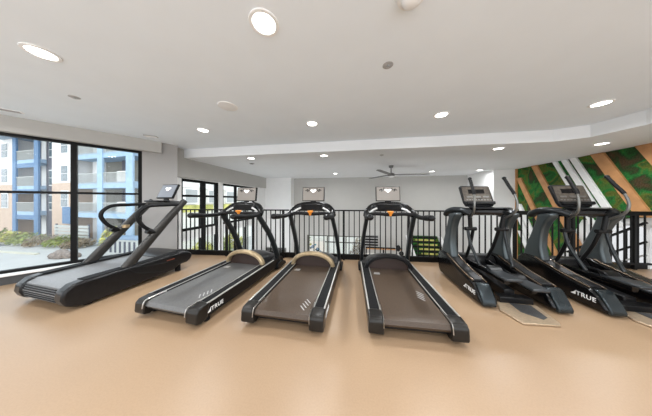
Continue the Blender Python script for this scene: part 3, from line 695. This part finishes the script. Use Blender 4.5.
for x0, x1, m in ((-.25, .45, 'bblue'), (3.95, 4.75, 'bblue'), (14.35, 15.1, 'bpale'), (18.3, 19.2, 'bpale'), (10.62, 11.0, 'bgrey')):
    FB('blue_column' if m != 'bgrey' else 'dark_column', m, ((x0, -.10, G), (x1, .05, 8.55 if x0 < 8 else 9.0)))
FB('tower_roof', 'bluegrey', ((-2.6, -1.0, 8.55), (6.2, 2, 8.8)))
for z in (5.75, 2.75, -.2):
    FB('balcony_slab', 'bpale', ((-.2, -.03, z-.25), (4.6, 1.7, z+.15)))
    FB('balcony_slab', 'bpale', ((11, -.03, z-.30), (19.2, 1.6, z+.30)))
    FB('balcony_fascia', 'bblue', ((.45, -.06, z-.75), (3.95, .05, z-.25)))
    for (a, c) in ((.45, 3.95), (11.0, 14.35), (15.1, 18.3)):
        k = MB(FM); k.b2((a, -.07, z+1.15), (c, -.02, z+1.22))
        x = a+.1
        while x < c: k.b2((x, -.06, z+.15), (x+.035, -.03, z+1.15)); x += .16
        k.build('balcony_railing', M['mesh_rail'], ab, smooth=False)
    FB('white_planter', 'bwhite', ((17.0, -.02, z+.3), (18.2, .4, z+1.3)))
for x0, x1, zz in ((-2.6, -1.4, (6.4, 3.4, .4)), (8.7, 9.7, (6.3, 3.3, .6)), (5.3, 6.3, (6.2, 3.0, .2)), (20.0, 21.0, (6.3, 3.2))):
    for z in zz:
        wd = FB('window', 'bwhite', ((x0-.1, -.06 if x0 != 5.3 else .44, z-.1), (x1+.1, .02 if x0 != 5.3 else .52, z+1.7)))
        y = -.09 if x0 != 5.3 else .41
        FB('window_pane', 'bglass', ((x0, y, z), (x1, y+.04, z+.75)), ((x0, y, z+.82), (x1, y+.04, z+1.6)), parent=wd)
FB('blue_panel', 'bblue', ((9.2, -.2, -1.2), (10.5, 0, .55)))
FB('roof_parapet', 'bcream', ((6.9, -.15, 9.2), (19.6, 6, 9.5)))

b2 = thing('pale_house', 'pale cream apartment house outside the windows beyond the railing', 'building', (-12, 24, G))
MB().b2((-1.2, -13.4, 0), (0, 22, 5.1)).build('wall', M['bcream'], b2, smooth=False)
MB().b2((-1.2, -13.4, 5.1), (.12, 22, 8.5)).build('upper_wall', M['bwhite'], b2, smooth=False)
MB().b2((-.2, -13.4, 3.3), (.12, 22, 3.8)).build('band_course', M['leafy'], b2, smooth=False)
for k in range(14):
    y = -12.7+2.05*k
    for z in (3.95, 5.5):
        wd = MB().b2((0, y-.55, z-.06), (.18, y+.55, z+1.1)).build('window', M['bwhite'], b2, smooth=False)
        MB().b2((.18, y-.46, z+.04), (.21, y+.46, z+1.0)).build('window_pane', M['housepane'], wd, smooth=False)
gw = thing('garden_wall', 'cream garden wall outside the low far window', 'wall', (-1, 13.0, G))
MB().b2((-4, 0, 0), (4, .3, 3.4)).build('wall_face', M['bcream'], gw, smooth=False); MB().b2((-4.05, -.05, 3.4), (4.05, .35, 3.5)).build('wall_cap', M['leafb'], gw, smooth=False)

def shrub(x, y, r, h, m, label, n=420, name='shrub'):
    s = thing(name, label, 'shrub', (x, y, G), group='shrubs outside the windows')
    rnd = random.Random(int(abs(x*131+y*17)*10)); b = MB()
    for k in range(n):
        a = rnd.uniform(0, 6.283); rr = r*math.sqrt(rnd.random()); z = h*(.12+.88*rnd.random()*(1-.6*(rr/r)**2))
        c = Vector((rr*math.cos(a), rr*math.sin(a), z)); q = Vector((rnd.gauss(0, 1), rnd.gauss(0, 1), rnd.gauss(0, 1)+.6)).normalized()
        u = q.orthogonal().normalized()*(.09+.10*rnd.random()); v = q.cross(u).normalized()*.05
        b.add([c-u, c+v, c+u, c-v], [(0, 1, 2, 3)])
    b.build('foliage', M[m], s, smooth=False)
    st = MB()
    for k in range(5):
        a = k*1.256; st.tube([(0, 0, -.01), (.5*r*math.cos(a), .5*r*math.sin(a), h*.7)], .02, 5)
    st.build('stems', M['leafb'], s)
SH = [(-35.6, 12.2, 1.15, 1.5, 'leaf', 'dark green shrub at the foot of the peach wall, leftmost'),
      (-33.1, 12.1, 1.15, 1.2, 'leafy', 'yellow green shrub below the blue balcony tower'),
      (-30.7, 12.2, 1.1, 1.1, 'leaf', 'low green shrub between the yellow shrub and dry shrub'),
      (-28.4, 12.1, 1.1, 1.0, 'leafb', 'dry brownish shrub right of the green bed'),
      (-26.2, 12.1, 1.0, 1.0, 'leaf', 'small olive shrub before the slate cladding'),
      (-24.1, 12.0, .95, .8, 'leafb', 'low dry shrub next to the black window mullion'),
      (-20.2, 11.9, .7, 2.1, 'leafy', 'yellow green bush seen through the loop handle'),
      (-10.3, 10.6, .75, 1.5, 'leafy', 'yellow green shrub outside the first far window, at its left'),
      (-10.2, 12.2, .75, 1.3, 'leaf', 'green shrub outside the first far window, at its middle'),
      (-10.4, 13.9, .75, 1.6, 'leafy', 'yellow shrub outside the far window nearest the pier, at its right'),
      (-9.6, 16.8, .75, 1.4, 'leaf', 'green shrub outside the window behind second treadmill'),
      (-2.9, 10.3, .5, 2.3, 'leaf', 'dark shrub outside the low far window'), (.2, 10.3, .5, 2.2, 'leafb', 'dry shrub outside the low far window by the louvres')]
for a in SH: shrub(*a)
rkp = thing('boulder', 'brown rough boulder on the paving outside the window', 'rock', (-20.9, 9.6, G))
bb = MB()
for dx, dy, r in ((0, 0, .5), (.5, .15, .4), (-.5, -.1, .32), (.85, .3, .28)): bb.ball((dx, dy, r*.5), (r, r*.8, r*.75), 9, 6)
bb.build('rock_mass', M['stone'], rkp, smooth=False)
kb = MB(); kb.b2((-36, 9.8, G), (-24, 10.0, G+.10)); tag(kb.build('kerb', M['kerb'], smooth=False), 'cream kerb line crossing the paving outside', 'kerb')
rd = MB().b2((-60, 9.0, G), (-31.5, 11.6, G+.02)).build('road', M['road'], smooth=False); struct(rd, 'dark asphalt strip outside at far left', 'road')
ub = thing('utility_cabinet', 'blue grey slotted cabinet outside behind the slanted beams', 'cabinet', (-17.4, 10.9, G))
MB().b2((-1.6, 0, 0), (1.6, 1.0, 1.15)).build('cabinet_body', M['mesh_rail'], ub, smooth=False); MB().b2((-1.65, -.05, 1.15), (1.65, 1.05, 1.25)).build('cabinet_top', M['bluegrey'], ub, smooth=False)
for k in range(6): MB().b2((-1.3+.45*k, -.03, .15), (-1.15+.45*k, 0, 1.0)).build('slot', M['bgrey'], ub, smooth=False)
fc = thing('slat_fence', 'grey slatted fence before the apartment wall outside', 'fence', (-27.6, 13.25, G))
for k in range(5): MB().b2((-2.2, 0, .15+.32*k), (2.2, .05, .40+.32*k)).build('fence_slat', M['mesh_rail'], fc, smooth=False)
for x in (-2.1, 0, 2.1): MB().b2((x-.06, .05, 0), (x+.06, .15, 1.8)).build('fence_post', M['bgrey'], fc, smooth=False)
